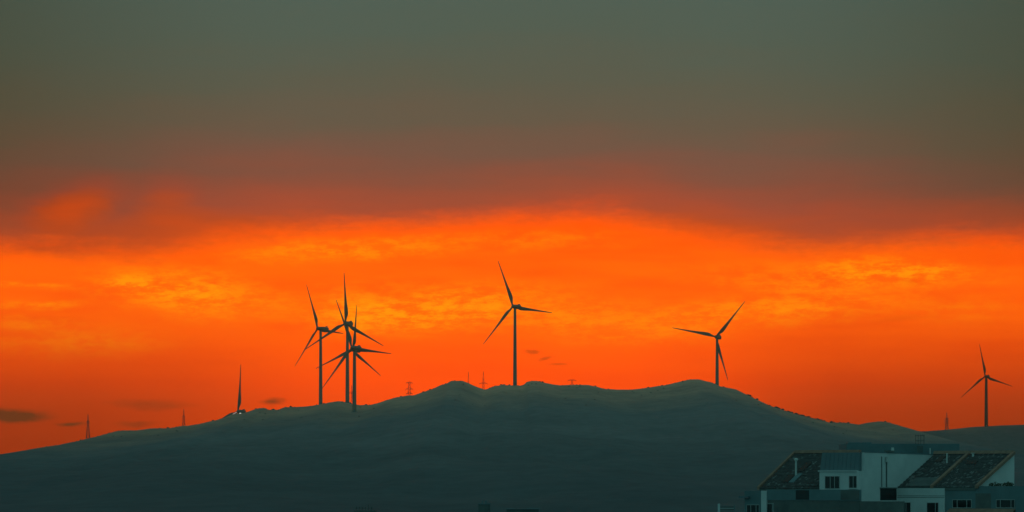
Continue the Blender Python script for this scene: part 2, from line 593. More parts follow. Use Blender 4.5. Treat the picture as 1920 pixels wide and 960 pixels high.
def blade_mesh(RR):
    """Blade along +z from the hub, chord along x, thickness along y; twisted and tapered, slightly pre-bent upwind (-y)."""
    st = [(0.018, 1.6, 1.6, 16), (0.05, 1.6, 1.55, 16), (0.10, 2.2, 1.25, 15), (0.16, 3.2, 0.95, 13), (0.21, 3.55, 0.76, 11), (0.30, 3.25, 0.58, 8),
          (0.42, 2.4, 0.44, 5), (0.56, 1.8, 0.34, 3), (0.70, 1.35, 0.26, 2), (0.84, 1.0, 0.20, 1), (0.95, 0.75, 0.15, 0), (1.02, 0.5, 0.1, 0), (1.03, 0.3, 0.06, 0)]
    prof = [(-.28, 0), (-.22, .32), (-.05, .5), (.15, .46), (.45, .22), (.72, 0), (.45, -.12), (.15, -.38), (-.05, -.46), (-.22, -.3)]
    vs, fs = [], []
    n = len(prof)
    for i, (t, c0, th, tw) in enumerate(st):
        rnd = 1.0 - ss(0.05, 0.17, t)
        for k, (pc, pt) in enumerate(prof):
            a = math.pi - 2 * math.pi * k / n
            c = c0 * 0.9
            x = pc * c * (1 - rnd) + math.cos(a) * c * 0.5 * rnd
            y = pt * th * (1 - rnd) + math.sin(a) * th * 0.5 * rnd
            ca, sa = math.cos(R(tw)), math.sin(R(tw))
            x, y = x * ca - y * sa, x * sa + y * ca
            vs.append((x, y - RR * 0.038 * t ** 1.6, t * RR))
    for i in range(len(st) - 1):
        for k in range(n):
            j = (k + 1) % n
            fs.append((i * n + k, i * n + j, i * n + n + j, i * n + n + k))
    fs.append(tuple(range((len(st) - 1) * n, len(st) * n)))
    fs.append(tuple(reversed(range(n))))
    return frompd('blade', vs, fs, True)


def nacelle_mesh():
    bm = bmesh.new()
    secs = [(-1.5, 1.25, 1.2, 0.0), (-0.4, 1.7, 1.65, 0.05), (3.0, 1.85, 1.85, 0.15), (6.6, 1.75, 1.7, 0.22), (7.6, 1.35, 1.25, 0.35)]
    rings = []
    for y, w, h, dz in secs:
        ring = []
        for ang in range(16):
            a = 2 * math.pi * ang / 16
            c, s = math.cos(a), math.sin(a)
            e = 0.45
            ring.append(bm.verts.new((w * math.copysign(abs(c) ** e, c), y, h * math.copysign(abs(s) ** e, s) + dz)))
        rings.append(ring)
    for r0, r1_ in zip(rings, rings[1:]):
        for i in range(16):
            bm.faces.new((r0[i], r0[(i + 1) % 16], r1_[(i + 1) % 16], r1_[i]))
    bm.faces.new(rings[0])
    bm.faces.new(list(reversed(rings[-1])))
    # wind vane stalk and cooler box on the roof
    m1 = Matrix.Translation((0, 6.2, 2.45)) @ Matrix.Diagonal((1.7, 0.9, 0.7, 1))
    bmesh.ops.create_cube(bm, size=1.0, matrix=m1)
    bmesh.ops.recalc_face_normals(bm, faces=bm.faces)
    me = bpy.data.meshes.new('nacelle')
    bm.to_mesh(me)
    bm.free()
    return me


RR = 39.0
BLADE = blade_mesh(RR * 1.01)
BLADE.materials.append(blade_m)
NAC = nacelle_mesh()
NAC.materials.append(nac_m)
hv, hf = lathe([(-1.7, 0.25), (-1.45, 0.8), (-0.8, 1.3), (0.2, 1.55), (1.3, 1.55)], 20)
HUB = frompd('hub', hv, hf, True)
HUB.materials.append(nac_m)
vv, vf = lathe([(0, 0.05), (1.5, 0.04)], 6)
VANE = frompd('wind_vane', vv, vf)
VANE.materials.append(door_m)


def turbine(label, tpx, hubpx, hubpy, Y, Rm, yaw, phi0, wide=1.0, group='wind turbines along the ridge'):
    """Tower centre column, hub row, distance, rotor radius in metres, yaw of the nacelle and angle of the first blade."""
    s = Rm / RR
    X = (tpx - 960) / F * Y
    gz = terrain(X, Y) - 0.6
    hz = CZ + (YH - hubpy) / F * Y
    H = hz - gz
    root = thing('wind_turbine', label, 'wind turbine', (X, Y, gz), group)
    # tower: tapered tube with faint section flanges
    rb, rt = 1.62 * s * wide, 1.08 * s * wide
    prof = [(0, rb)]
    top = H - 1.3 * s
    for k in (1, 2):
        z = top * k / 3.0
        r = rb + (rt - rb) * k / 3.0
        prof += [(z - 0.12, r), (z - 0.1, r + 0.05), (z + 0.1, r + 0.05), (z + 0.12, r)]
    prof += [(top - 0.5, rt), (top - 0.45, rt + 0.12), (top, rt + 0.12)]
    tv, tf = lathe(prof, 24)
    tw = link('tower', frompd('tower', tv, tf, True), tower_m, root)
    pv, pf = lathe([(-1.5, 3.4 * s), (0.3, 3.4 * s), (0.5, 2.6 * s), (0.9, 2.6 * s)], 24)
    link('foundation', frompd('foundation', pv, pf), conc_m, root)
    dbm = bmesh.new()
    bmesh.ops.create_cube(dbm, size=1.0, matrix=Matrix.Translation((0, -rb - 0.02, 2.0)) @ Matrix.Diagonal((0.9, 0.3, 2.1, 1)))
    dme = bpy.data.meshes.new('door')
    dbm.to_mesh(dme)
    dbm.free()
    link('door', dme, door_m, root)
    # yaw: nacelle looks towards -y (the camera) turned to the left by yaw
    rot = Matrix.Rotation(-R(yaw), 4, 'Z')
    ctr = Matrix.Translation((0, 0, H))
    tilt = Matrix.Rotation(R(-4.0), 4, 'X')
    base = ctr @ rot @ tilt @ Matrix.Scale(s, 4)
    nac = link('nacelle', NAC, None, root)
    nac.matrix_local = base
    va = link('wind_vane', VANE, None, nac)
    va.matrix_local = Matrix.Translation((0.4, 7.0, 1.9))
    hubm = base @ Matrix.Translation((0, -3.6, 0)) @ Matrix.Rotation(R(-90), 4, 'X')
    hb = link('hub', HUB, None, root)
    hb.matrix_local = base @ Matrix.Translation((0, -2.9, 0)) @ Matrix.Rotation(R(-90), 4, 'X')
    for k in range(3):
        bl = link('blade', BLADE, None, root)
        bl.matrix_local = base @ Matrix.Translation((0, -3.3, 0)) @ Matrix.Rotation(R(phi0 + 120 * k), 4, 'Y') @ Matrix.Rotation(R(2.0), 4, 'X')
    return root


turbine('leftmost wind turbine of the close cluster, tower standing alone left of its two neighbours', 601.2, 595.5, 616.5, 3515, 38.0, 50, -22)
turbine('tallest grey wind turbine of the close cluster, one blade almost straight up', 651.4, 650, 606.5, 3490, 39.9, 24, -2)
turbine('wind turbine of the cluster with its foot below the skyline and a blade pointing right', 664.5, 660, 652.5, 3320, 39.1, 34, -22)
turbine('wind turbine mostly hidden behind its cluster neighbour, one thin blade straight up', 665.3, 662, 657.0, 3800, 38.8, 31, 6)
turbine('lone grey wind turbine in the middle of the ridge between two pylons and bare rocks', 965.6, 961, 575, 3506, 39.0, 32, -20.8)
turbine('grey wind turbine on the right shoulder of the main hill, one blade pointing flat left', 1344.6, 1342, 632, 3560, 37.3, 21, 41.4)
far = turbine('smallest and farthest grey wind turbine on the low ridge at the far right', 1849.2, 1847, 706, 5272, 39.1, 30, -11, 1.45)
far_dark_m = mat('far_turbine_dark', (0.15, 0.10, 0.07), 0.7, var=0.25, scale=0.3)  # darker copy of the turbine colours, offsetting the haze on the far one
for ch in far.children:
    if ch.name.split('.')[0] in ('tower', 'blade', 'nacelle', 'hub'):
        ch.material_slots[0].link = 'OBJECT'
        ch.material_slots[0].material = far_dark_m
turbine('grey wind turbine nearly hidden behind the left slope with only one upright blade showing', 450.0, 448, 772.0, 3640, 38.6, 28, 4, 1.2)

# ================================================================ lattice pylons behind the ridge
steel_m = mat('galvanised_steel', (0.16, 0.15, 0.14), 0.6, var=0.3, scale=0.5)


def beam(vs, fs, a, b_, r):
    a, b_ = Vector(a), Vector(b_)
    d = (b_ - a)
    if d.length < 1e-6:
        return
    d.normalize()
    u = d.orthogonal().normalized()
    w = d.cross(u)
    i0 = len(vs)
    for p in (a, b_):
        for su, sw in ((1, 1), (-1, 1), (-1, -1), (1, -1)):
            vs.append(p + u * su * r + w * sw * r)
    for i in range(4):
        j = (i + 1) % 4
        fs.append((i0 + i, i0 + j, i0 + 4 + j, i0 + 4 + i))
    fs.append((i0 + 3, i0 + 2, i0 + 1, i0))
    fs.append((i0 + 4, i0 + 5, i0 + 6, i0 + 7))


def pylon(label, px, toppy, Y, H, arms, wbase, wtop, peak=0.16, th=0.14):
    X = (px - 960) / F * Y
    zt = CZ + (YH - toppy) / F * Y
    best, by = 1e9, Y
    gz = terrain(X, Y) - 0.3
    H = zt - gz
    root = thing('lattice_pylon', label, 'pylon', (X, Y, gz), 'power line pylons behind the ridge')
    hs = H * (1 - peak)
    th *= 0.7
    wbase *= 0.72
    n = max(5, int(H / 4.0))

    def hw(z):
        t = min(1.0, z / hs)
        return (wbase * (1 - t) ** 1.25 + wtop) * 0.5
    for sxx, syy in ((1, 1), (1, -1), (-1, 1), (-1, -1)):
        vs, fs = [], []
        for k in range(n):
            z0, z1 = hs * k / n, hs * (k + 1) / n
            beam(vs, fs, (sxx * hw(z0), syy * hw(z0), z0), (sxx * hw(z1), syy * hw(z1), z1), th)
        link('leg', frompd('leg', vs, fs), steel_m, root)
    vs, fs = [], []
    cs = [(1, 1), (1, -1), (-1, -1), (-1, 1)]
    for k in range(n):
        z0, z1 = hs * k / n, hs * (k + 1) / n
        for q in range(4):
            a, c = cs[q], cs[(q + 1) % 4]
            beam(vs, fs, (a[0] * hw(z0), a[1] * hw(z0), z0), (c[0] * hw(z1), c[1] * hw(z1), z1), th * 0.6)
            beam(vs, fs, (c[0] * hw(z0), c[1] * hw(z0), z0), (a[0] * hw(z1), a[1] * hw(z1), z1), th * 0.6)
            beam(vs, fs, (a[0] * hw(z1), a[1] * hw(z1), z1), (c[0] * hw(z1), c[1] * hw(z1), z1), th * 0.6)
    br = link('bracing', frompd('bracing', vs, fs), steel_m, root)
    if peak > 0.01:
        vs, fs = [], []
        for c in cs:
            beam(vs, fs, (c[0] * hw(hs), c[1] * hw(hs), hs), (0, 0, H), th)
        link('peak', frompd('peak', vs, fs), steel_m, root)
    for fz, half in arms:
        vs, fs = [], []
        z = H * fz
        w = hw(min(z, hs))
        for sgn in (-1, 1):
            for dy in (-1, 1):
                beam(vs, fs, (sgn * w * 0.2, dy * w, z), (sgn * half, 0, z), th)
                beam(vs, fs, (sgn * w * 0.2, dy * w, z + 1.1), (sgn * half, 0, z), th * 0.8)
        ar = link('crossarm', frompd('crossarm', vs, fs), steel_m, root)
        for sgn in (-1, 1):
            vs, fs = [], []
            for k in range(5):
                iv, if_ = lathe([(-0.28 * k - 0.25, 0.05), (-0.28 * k - 0.2, 0.16), (-0.28 * k - 0.05, 0.05)], 6)
                o = len(vs)
                vs += [Vector(v) for v in iv]
                fs += [tuple(i + o for i in f) for f in if_]
            io = link('insulator', frompd('insulator', vs, fs), steel_m, ar)
            io.location = (sgn * half * 0.97, 0, z)
    return root


pylon('tall thin lattice pylon at the far left of the skyline, left of the hidden turbine', 165, 776, 3530, 20, [(0.70, 1.3)], 3.6, 0.9, 0.25, 0.15)
pylon('small lattice pylon on the left slope nearest the half hidden turbine', 344.5, 766.5, 3560, 16, [(0.62, 1.3)], 3.0, 0.8, 0.28, 0.13)
pylon('slim lattice pylon seen in the gap between the two right towers of the cluster', 659.5, 722, 3600, 20, [(0.72, 2.6)], 2.2, 0.8, 0.22, 0.11)
pylon('stubby lattice pylon with three wide crossarms right of the turbine cluster', 767.5, 716, 3600, 16, [(0.955, 3.0), (0.72, 3.2), (0.55, 2.6)], 2.6, 1.5, 0.03, 0.13)
pylon('faint thin lattice pylon just behind the rounded hump left of the middle turbine', 878.3, 696.5, 3640, 20, [(0.6, 1.2)], 2.0, 0.8, 0.3, 0.12)
pylon('lattice pylon with one short crossarm rising from the notch left of the middle turbine', 906.4, 696.5, 3600, 20, [(0.60, 3.4)], 2.4, 0.9, 0.22, 0.12)
pylon('top of a lattice pylon barely showing over the crest between the middle and right turbines', 1072.5, 712.5, 3640, 20, [(0.985, 3.6), (0.80, 3.2)], 2.6, 1.3, 0.0, 0.12)
pylon('lattice pylon with three short crossarms on the low ridge near the farthest turbine', 1775.2, 772.5, 5290, 22, [(0.62, 2.6), (0.50, 3.6), (0.38, 3.4)], 4.2, 1.3, 0.36, 0.22)

# ================================================================ glowing stand-ins added for pale glints by the hidden turbine
glint_m = bpy.data.materials.new('glint_glow')
glint_m.use_nodes = True
lb = glint_m.node_tree.nodes['Principled BSDF']
lb.inputs['Emission Color'].default_value = (1.0, 0.86, 0.72, 1)
lb.inputs['Emission Strength'].default_value = 0.5
glint2_m = bpy.data.materials.new('glint_glow_pink')
glint2_m.use_nodes = True
lb = glint2_m.node_tree.nodes['Principled BSDF']
lb.inputs['Emission Color'].default_value = (1.0, 0.45, 0.36, 1)
lb.inputs['Emission Strength'].default_value = 0.28


def boxmesh(name, sx_, sy_, sz_, bev=0.0):
    bm = bmesh.new()
    bmesh.ops.create_cube(bm, size=1.0, matrix=Matrix.Diagonal((sx_, sy_, sz_, 1)))
    if bev:
        bmesh.ops.bevel(bm, geom=bm.edges[:], offset=bev, segments=2, affect='EDGES')
    me = bpy.data.meshes.new(name)
    bm.to_mesh(me)
    bm.free()
    return me


for label, px, py, w, h, tl, lm in (
        ('glowing stand-in for a small white floodlight on the crest beside the half hidden turbine', 450.5, 777.0, 1.5, 0.7, 0, glint_m),
        ('glowing stand-in for a longer pinkish gleam on the slope just left of the half hidden turbine', 440.2, 780.2, 3.8, 0.65, -28, glint2_m)):
    Y = 3470.0
    p = px2w(px, py, Y)
    gz = terrain(p.x, Y)
    root = thing('glint', label, 'glint', (p.x, Y, gz), 'glowing stand-ins by the hidden turbine')
    ph = max(0.8, p.z - gz)
    pv, pf = lathe([(0, 0.09), (ph, 0.07)], 8)
    link('post', frompd('post', pv, pf), steel_m, root)
    hd = link('glint_backing', boxmesh('glint_backing', w + 0.2, 0.5, h + 0.2, 0.08), steel_m, root)
    hd.location = (0, 0, ph)
    hd.rotation_euler = (0, R(tl), 0)
    ln = link('lens', boxmesh('lens', w, 0.08, h), lm, hd)  # glowing face of the stand-in, no real lamp
    ln.location = (0, -0.29, 0)

# ================================================================ rooftops in the lower right
white_m = mat('white_render', (0.70, 0.71, 0.68), 0.85, col2=(0.56, 0.58, 0.56), scale=0.35, detail=7, bump=0.05)
blue_m = mat('blue_grey_render', (0.155, 0.24, 0.25), 0.85, col2=(0.12, 0.19, 0.20), scale=0.4, detail=6)
dark_m = mat('weathered_concrete', (0.16, 0.185, 0.17), 0.9, col2=(0.10, 0.12, 0.115), scale=0.5, detail=6)
clad_m = mat('dark_sheet_metal', (0.15, 0.215, 0.228), 0.7, col2=(0.13, 0.185, 0.20), scale=0.3)
cope_m = mat('brown_coping', (0.40, 0.23, 0.16), 0.8, col2=(0.25, 0.15, 0.11), scale=1.2)
tile_m = mat('old_roof_tile', (0.10, 0.105, 0.10), 0.85, col2=(0.07, 0.075, 0.073), scale=2.0)
tile2_m = mat('pale_roof_tile', (0.27, 0.28, 0.265), 0.85, col2=(0.17, 0.18, 0.172), scale=2.0)
tile3_m = mat('faded_roof_tile', (0.125, 0.13, 0.122), 0.85, col2=(0.09, 0.094, 0.09), scale=2.0)
glass_m = mat('dark_window_glass', (0.015, 0.02, 0.022), 0.12, spec=0.5)
frame_m = mat('window_frame_paint', (0.42, 0.45, 0.43), 0.6)
pipe_m = mat('pale_pipe', (0.62, 0.64, 0.60), 0.6)
leaf_m = mat('rooftop_plant_leaf', (0.05, 0.075, 0.04), 0.8, var=0.5, scale=3.0)

TH = R(45)
CT, ST = math.cos(TH), math.sin(TH)
O = px2w(1620, YH, 500.0)
EV = Vector((CT, -ST, 0))      # along the eaves: to the right and nearer
NV = Vector((ST, CT, 0))       # up the roof slopes: to the right and farther


def A(v, px, py):
    """(u, z) on the wall plane facing left-front at depth v"""
    k = (px - 960) / F
    u = (k * (O.y + v * CT) - O.x - v * ST) / (CT + k * ST)
    Y = O.y - u * ST + v * CT
    return u, CZ + (YH - py) / F * Y


def E(u, px, py):
    """(v, z) on the wall plane facing right-front at offset u"""
    k = (px - 960) / F
    v = (k * (O.y - u * ST) - O.x - u * CT) / (ST - k * CT)
    Y = O.y - u * ST + v * CT
    return v, CZ + (YH - py) / F * Y


apt = thing('apartment_building', 'white and blue grey apartment block with old tiled roofs and a tall blank wall', 'building', (O.x, O.y, 0))
apt.rotation_euler = (0, 0, -TH)
# local axes of the building: x = u along eaves, y = v up-slope, z up


def poly_prism(name, pts, d, m, parent=apt):
    """pts: outline as 3D local points (planar), extruded by vector d."""
    n = len(pts)
    d = Vector(d)
    vs = [Vector(p) for p in pts] + [Vector(p) + d for p in pts]
    fs = [tuple(range(n)), tuple(reversed(range(n, 2 * n)))]
    for i in range(n):
        j = (i + 1) % n
        fs.append((j, i, n + i, n + j))
    me = frompd(name, vs, fs)
    bm = bmesh.new()
    bm.from_mesh(me)
    bmesh.ops.recalc_face_normals(bm, faces=bm.faces)
    bm.to_mesh(me)
    bm.free()
    return link(name, me, m, parent)


def boxA(name, v, px0, py0, px1, py1, depth, m, parent=apt, z0=None):
    u0, zt = A(v, px0, py0)
    u1, zt1 = A(v, px1, py0)
    zb = A(v, (px0 + px1) / 2, py1)[1] if z0 is None else z0
    zt = (zt + zt1) / 2
    return poly_prism(name, [(u0, v, zb), (u1, v, zb), (u1, v, zt), (u0, v, zt)], (0, depth, 0), m, parent)


def boxE(name, u, px0, py0, px1, py1, depth, m, parent=apt, z0=None):
    v0, zt = E(u, px0, py0)
    v1, zt1 = E(u, px1, py0)
    zb = E(u, (px0 + px1) / 2, py1)[1] if z0 is None else z0
    return poly_prism(name, [(u, v0, zb), (u, v1, zb), (u, v1, (zt + zt1) / 2), (u, v0, (zt + zt1) / 2)], (-depth, 0, 0), m, parent)


def window(v, px0, py0, px1, py1, mull=(), sill=False):
    """a window set on wall plane v: proud frame, recessed dark pane, mullions"""
    u0, zt = A(v, px0, py0)
    u1, _ = A(v, px1, py0)
    zb = A(v, (px0 + px1) / 2, py1)[1]
    f = 0.055
    vs, fs = [], []

    def bx(a0, a1, c0, c1, y0, y1):
        o = len(vs)
        for y in (y0, y1):
            vs.extend([(a0, y, c0), (a1, y, c0), (a1, y, c1), (a0, y, c1)])
        fs.extend([(o, o + 1, o + 2, o + 3), (o + 7, o + 6, o + 5, o + 4), (o + 1, o, o + 4, o + 5), (o + 2, o + 1, o + 5, o + 6), (o + 3, o + 2, o + 6, o + 7), (o, o + 3, o + 7, o + 4)])
    bx(u0, u0 + f, zb, zt, v - .05, v + .02)
    bx(u1 - f, u1, zb, zt, v - .05, v + .02)
    bx(u0 + f, u1 - f, zt - f, zt, v - .048, v + .02)
    bx(u0 + f, u1 - f, zb, zb + f, v - .048, v + .02)
    w = link('window', frompd('window', vs, fs), frame_m, apt)
    poly_prism('pane', [(u0 + f, v - .012, zb + f), (u1 - f, v - .012, zb + f), (u1 - f, v - .012, zt - f), (u0 + f, v - .012, zt - f)], (0, .01, 0), glass_m, w)
    for mx in mull:
        um = A(v, mx, py0)[0]
        poly_prism('mullion', [(um - .035, v - .04, zb + f), (um + .035, v - .04, zb + f), (um + .035, v - .04, zt - f), (um - .035, v - .04, zt - f)], (0, .025, 0), frame_m, w)
    if sill:
        poly_prism('sill', [(u0 - .08, v - .16, zb - .09), (u1 + .08, v - .16, zb - .09), (u1 + .08, v - .16, zb - .005), (u0 - .08, v - .16, zb - .005)], (0, .155, 0), white_m, w)
    return w


def tiles(name, u0, u1, v0, z0, v1, z1, seed, pale=0.1, parent=apt):
    """one roof plane of overlapping tiles, uneven, some pale or slipped, joined"""
    rnd = random.Random(seed)
    L = math.hypot(v1 - v0, z1 - z0)
    dv, dz = (v1 - v0) / L, (z1 - z0) / L
    up = Vector((0, -dz, dv))
    sl = Vector((0, dv, dz))
    rows = int(L / 0.30)
    colsn = int((u1 - u0) / 0.27)
    vs, fs, mi = [], [], []
    for r in range(rows):
        off = 0.5 * (r % 2)
        for c in range(colsn):
            uu = u0 + (c + off) * (u1 - u0) / (colsn + 0.5)
            if rnd.random() < 0.02:
                continue
            w = (u1 - u0) / (colsn + 0.5) * 0.94
            s0 = r * L / rows + rnd.uniform(-.03, .03)
            s1 = s0 + L / rows * 1.18
            lift = rnd.uniform(0, .03)
            p = Vector((uu, v0, z0)) + sl * s0 + up * (0.075 + lift)
            q = Vector((uu, v0, z0)) + sl * min(s1, L) + up * (0.03 + lift * 0.5)
            e = Vector((w, 0, 0))
            tw = up * rnd.uniform(-.02, .02)
            o = len(vs)
            m_ = Vector((w / 2, 0, 0)) + up * 0.035
            # two-facet tile: left edge, raised middle, right edge, plus a front lip
            vs.extend([p, p + m_, p + e + tw, q, q + m_, q + e + tw, p - up * .06, p + e - up * .06])
            fs.extend([(o, o + 1, o + 4, o + 3), (o + 1, o + 2, o + 5, o + 4), (o + 6, o + 7, o + 2, o + 1, o)])
            cl = 0.8 * mnoise.noise(Vector((uu * 0.5, s0 * 0.7, seed))) + 0.7 * mnoise.noise(Vector((uu * 0.8, r * 1.7, seed + 9)))
            k = 0
            x = rnd.random()
            if x < pale * (1.0 + 3.2 * max(0, cl)) and cl > -0.25:
                k = 1
            elif x < 0.38:
                k = 2
            mi.extend([k, k, k])
    me = frompd(name, vs, fs)
    for mm in (tile_m, tile2_m, tile3_m):
        me.materials.append(mm)
    for pgn, k in zip(me.polygons, mi):
        pgn.material_index = k
    o = link(name, me, None, parent)
    o['kind'] = 'stuff'
    return o


def roof_slab(u0, u1, v0, z0, v1, z1, seed, pale):
    s = poly_prism('roof', [(u0, v0, z0), (u0, v1, z1), (u0, v1, z1 - .35), (u0, v0, z0 - .35)], (u1 - u0, 0, 0), dark_m)
    tiles('roof_tile', u0 + .02, u1 - .02, v0, z0, v1, z1, seed, pale, s)
    return s


def coping(u, v0, z0, v1, z1, w=0.42, h=0.34):
    return poly_prism('coping', [(u, v0 - .1, z0 - .1), (u, v1 + .1, z1 - .02), (u, v1 + .1, z1 + h), (u, v0 - .1, z0 + h - .08)], (w, 0, 0), cope_m)


# tall blank fire wall (faces right-front)
vW0 = E(0, 1611.5, 900)[0]
vW1, zW1 = E(0, 1757, 853)
zW0 = E(0, 1620, 848)[1]
poly_prism('fire_wall', [(0, vW0, 0), (0, vW1, 0), (0, vW1, zW1), (0, vW0 + .9, zW0), (0, vW0 + .9, E(0, 1620, 884)[1]), (0, vW0, E(0, 1612, 884)[1])], (-.45, 0, 0), white_m)
for px, w in ((1661, .14), (1652.5, .05)):
    v, zt = E(0.0, px, 856)
    zb = E(0.0, px, 913)[1]
    poly_prism('drain_pipe', [(.003, v, zb), (.003, v + w, zb), (.003, v + w, zt), (.003, v, zt)], (.09, 0, 0), dark_m)
v, zt = E(0, 1661, 853)
poly_prism('hopper', [(.1, v - .15, zt - .2), (.1, v + .3, zt - .2), (.1, v + .3, zt - .85), (.1, v - .15, zt - .85)], (.25, 0, 0), pipe_m)
# flashing along the top and a small ledge with a lamp on it
poly_prism('wall_cap', [(.06, vW0 + .85, zW0 + .003), (.06, vW1, zW1 + .003), (.06, vW1, zW1 + .1), (.06, vW0 + .85, zW0 + .1)], (-.57, 0, 0), clad_m)
v, z = E(-.2, 1662, 845.5)
poly_prism('roof_hatch', [(-.3, v - .3, z - .15), (-.3, v + 1.0, z - .15), (-.3, v + 1.0, z + .05), (-.3, v - .3, z + .05)], (.5, 0, 0), dark_m)
poly_prism('roof_lamp', [(-.1, v + .75, z + .053), (-.1, v + 1.05, z + .053), (-.1, v + 1.0, z + .4), (-.1, v + .8, z + .4)], (.22, 0, 0), pipe_m)

# right hand roofs
vE, zE = E(0, 1683, 914)
vR, zR = E(0, 1752, 852)
u1 = A(vE, 1745, 914)[0]
u2 = A(vE, 1829, 914)[0]
roof_slab(.003, u1, vE, zE, vR, zR, 3, .13)
roof_slab(u1 + .42, u2, vE, zE, vR, zR, 5, .10)
coping(u1, vE, zE, vR, zR)
coping(u2, vE, zE, vR, zR)
poly_prism('ridge_cap', [(.003, vR - .25, zR + .05), (.003, vR + .3, zR + .05), (.003, vR + .3, zR + .42), (.003, vR - .1, zR + .42)], (u1 - .01, 0, 0), cope_m)
poly_prism('ridge_cap', [(u1 + .425, vR - .25, zR + .05), (u1 + .425, vR + .3, zR + .05), (u1 + .425, vR + .3, zR + .42), (u1 + .425, vR - .1, zR + .42)], (u2 - u1 - .43, 0, 0), cope_m)
# gable end under the last coping and its rear wall
poly_prism('gable_wall', [(u2 + .05, vE + .1, 0), (u2 + .05, vR + .35, 0), (u2 + .05, vR + .35, zR - .1), (u2 + .05, vE + .1, zE - .15)], (-.4, 0, 0), white_m)
# house body under the roofs
poly_prism('wall', [(0.003, vE + .25, 0), (u2 - .36, vE + .25, 0), (u2 - .36, vE + .25, zE - .4), (0.003, vE + .25, zE - .4)], (0, vR - vE, 0), dark_m)

# white front under the first eave, with piers
vA = vE - .05
uA0, zA = A(vA, 1682, 915)
uA1 = A(vA, 1771, 915)[0]
zA -= .02
poly_prism('wall', [(uA0, vA, 0), (uA1, vA, 0), (uA1, vA, zA), (uA0, vA, zA)], (0, .28, 0), white_m)
for py in (930.0, 933.0):
    z = A(vA, 1725, py)[1]
    poly_prism('groove', [(uA0, vA - .025, z), (uA1, vA - .025, z), (uA1, vA - .025, z + .05), (uA0, vA - .025, z + .05)], (0, .023, 0), dark_m)
window(vA, 1695, 941.5, 1708, 972, (1699,))
window(vA, 1738, 942, 1760, 972, (1754,))
# loggia opening beside it on the fire wall
v0, z1_ = E(.02, 1650.5, 916)
v1, _ = E(.02, 1681, 916)
z0_ = E(.02, 1666, 938)[1]
w = poly_prism('loggia', [(.03, v0, z0_), (.03, v1, z0_), (.03, v1, z1_), (.03, v0, z1_)], (-.02, 0, 0), glass_m)
poly_prism('lintel', [(.12, v0 - .1, z1_ + .003), (.12, v1, z1_ + .003), (.12, v1, z1_ + .12), (.12, v0 - .1, z1_ + .12)], (-.115, 0, 0), dark_m, w)

# blue grey parapet front to the right, with windows
vB = vA + .12
uB1 = A(vB, 1990, 912)[0]
zB = A(vB, 1840, 911.5)[1]
poly_prism('wall', [(uA1 + .003, vB, 0), (uB1, vB, 0), (uB1, vB, zB), (uA1 + .003, vB, zB)], (0, .25, 0), blue_m)
boxA('recess_panel', vB - .004, 1829, 925, 1858, 990, .003, dark_m)
window(vB, 1786, 936.5, 1822, 952.5, (1795, 1813))
window(vB, 1868, 936.5, 1903, 952.5, (1876, 1896))
boxA('window_bay', vB - .55, 1904, 930.5, 1955, 975, .54, blue_m)
# terrace behind the parapet
poly_prism('terrace', [(u2 + .06, vB + .26, zB - .6), (uB1, vB + .26, zB - .6), (uB1, vB + .26, zB - .9), (u2 + .06, vB + .26, zB - .9)], (0, 8, 0), dark_m)
# tiled canopy over the lower windows
z = A(vB, 1840, 953.5)[1]
ua, ub = A(vB, 1781, 955)[0], A(vB, 1905, 955)[0]
poly_prism('canopy', [(ua, vB - .004, z), (ua, vB - .9, z - .55), (ua, vB - .9, z - .7), (ua, vB - .004, z - .2)], (ub - ua, 0, 0), cope_m)

# dormer block on the left with dark cladding above its white front
vD = vW0 + .12
uD0 = A(vD, 1536.5, 884)[0]
zD1 = A(vD, 1575, 883.5)[1]
zD2 = A(vD, 1575, 848.5)[1]
zD0 = A(vD, 1575, 917)[1]
poly_prism('dormer_wall', [(uD0, vD, zD0 - 1.0), (-.453, vD, zD0 - 1.0), (-.453, vD, zD1), (uD0, vD, zD1)], (0, 5.5, 0), white_m)
poly_prism('dormer_cladding', [(uD0 - .12, vD + .22, zD1 + .003), (-.452, vD + .22, zD1 + .003), (-.452, vD + .5, zD2), (uD0 - .02, vD + .5, zD2)], (0, 5.0, 0), clad_m)
for k in range(1, 9):
    uu = uD0 + (-.45 - uD0) * k / 9
    poly_prism('seam', [(uu - .02, vD + .22, zD1 + .05), (uu + .02, vD + .22, zD1 + .05), (uu + .02, vD + .49, zD2 - .02), (uu - .02, vD + .49, zD2 - .02)], (0, -.02, 0), clad_m)
poly_prism('dormer_eave', [(uD0 - .15, vD - .12, zD1 - .04), (-.452, vD - .12, zD1 - .04), (-.452, vD - .12, zD1 + .10), (uD0 - .15, vD - .12, zD1 + .10)], (0, .335, 0), white_m)
window(vD, 1547, 892.5, 1574.5, 916.5, (1557, 1565))
window(vD, 1592, 892, 1609, 915.5, (1600,), True)

# left roof
vL = vD + .25
uL0 = A(vL, 1424, 917)[0]
zL = A(vL, 1480, 916.5)[1]
vT = vL + 6.5
zT = A(vL, 1480, 850)[1] + (850 - 850)
kk = (O.y + vT * CT) / (O.y + vL * CT)
roof_slab(uL0, uD0 + .5, vL, zL, vT, CZ + (zT - CZ) * kk, 11, .055)
coping(uL0 - .3, vL, zL, vT, CZ + (zT - CZ) * kk, .32, .34)
zT = CZ + (zT - CZ) * kk
poly_prism('ridge_cap', [(uL0, vT - .25, zT + .03), (uL0, vT + .3, zT + .03), (uL0, vT + .3, zT + .4), (uL0, vT - .1, zT + .4)], (uD0 - uL0 + .5, 0, 0), cope_m)


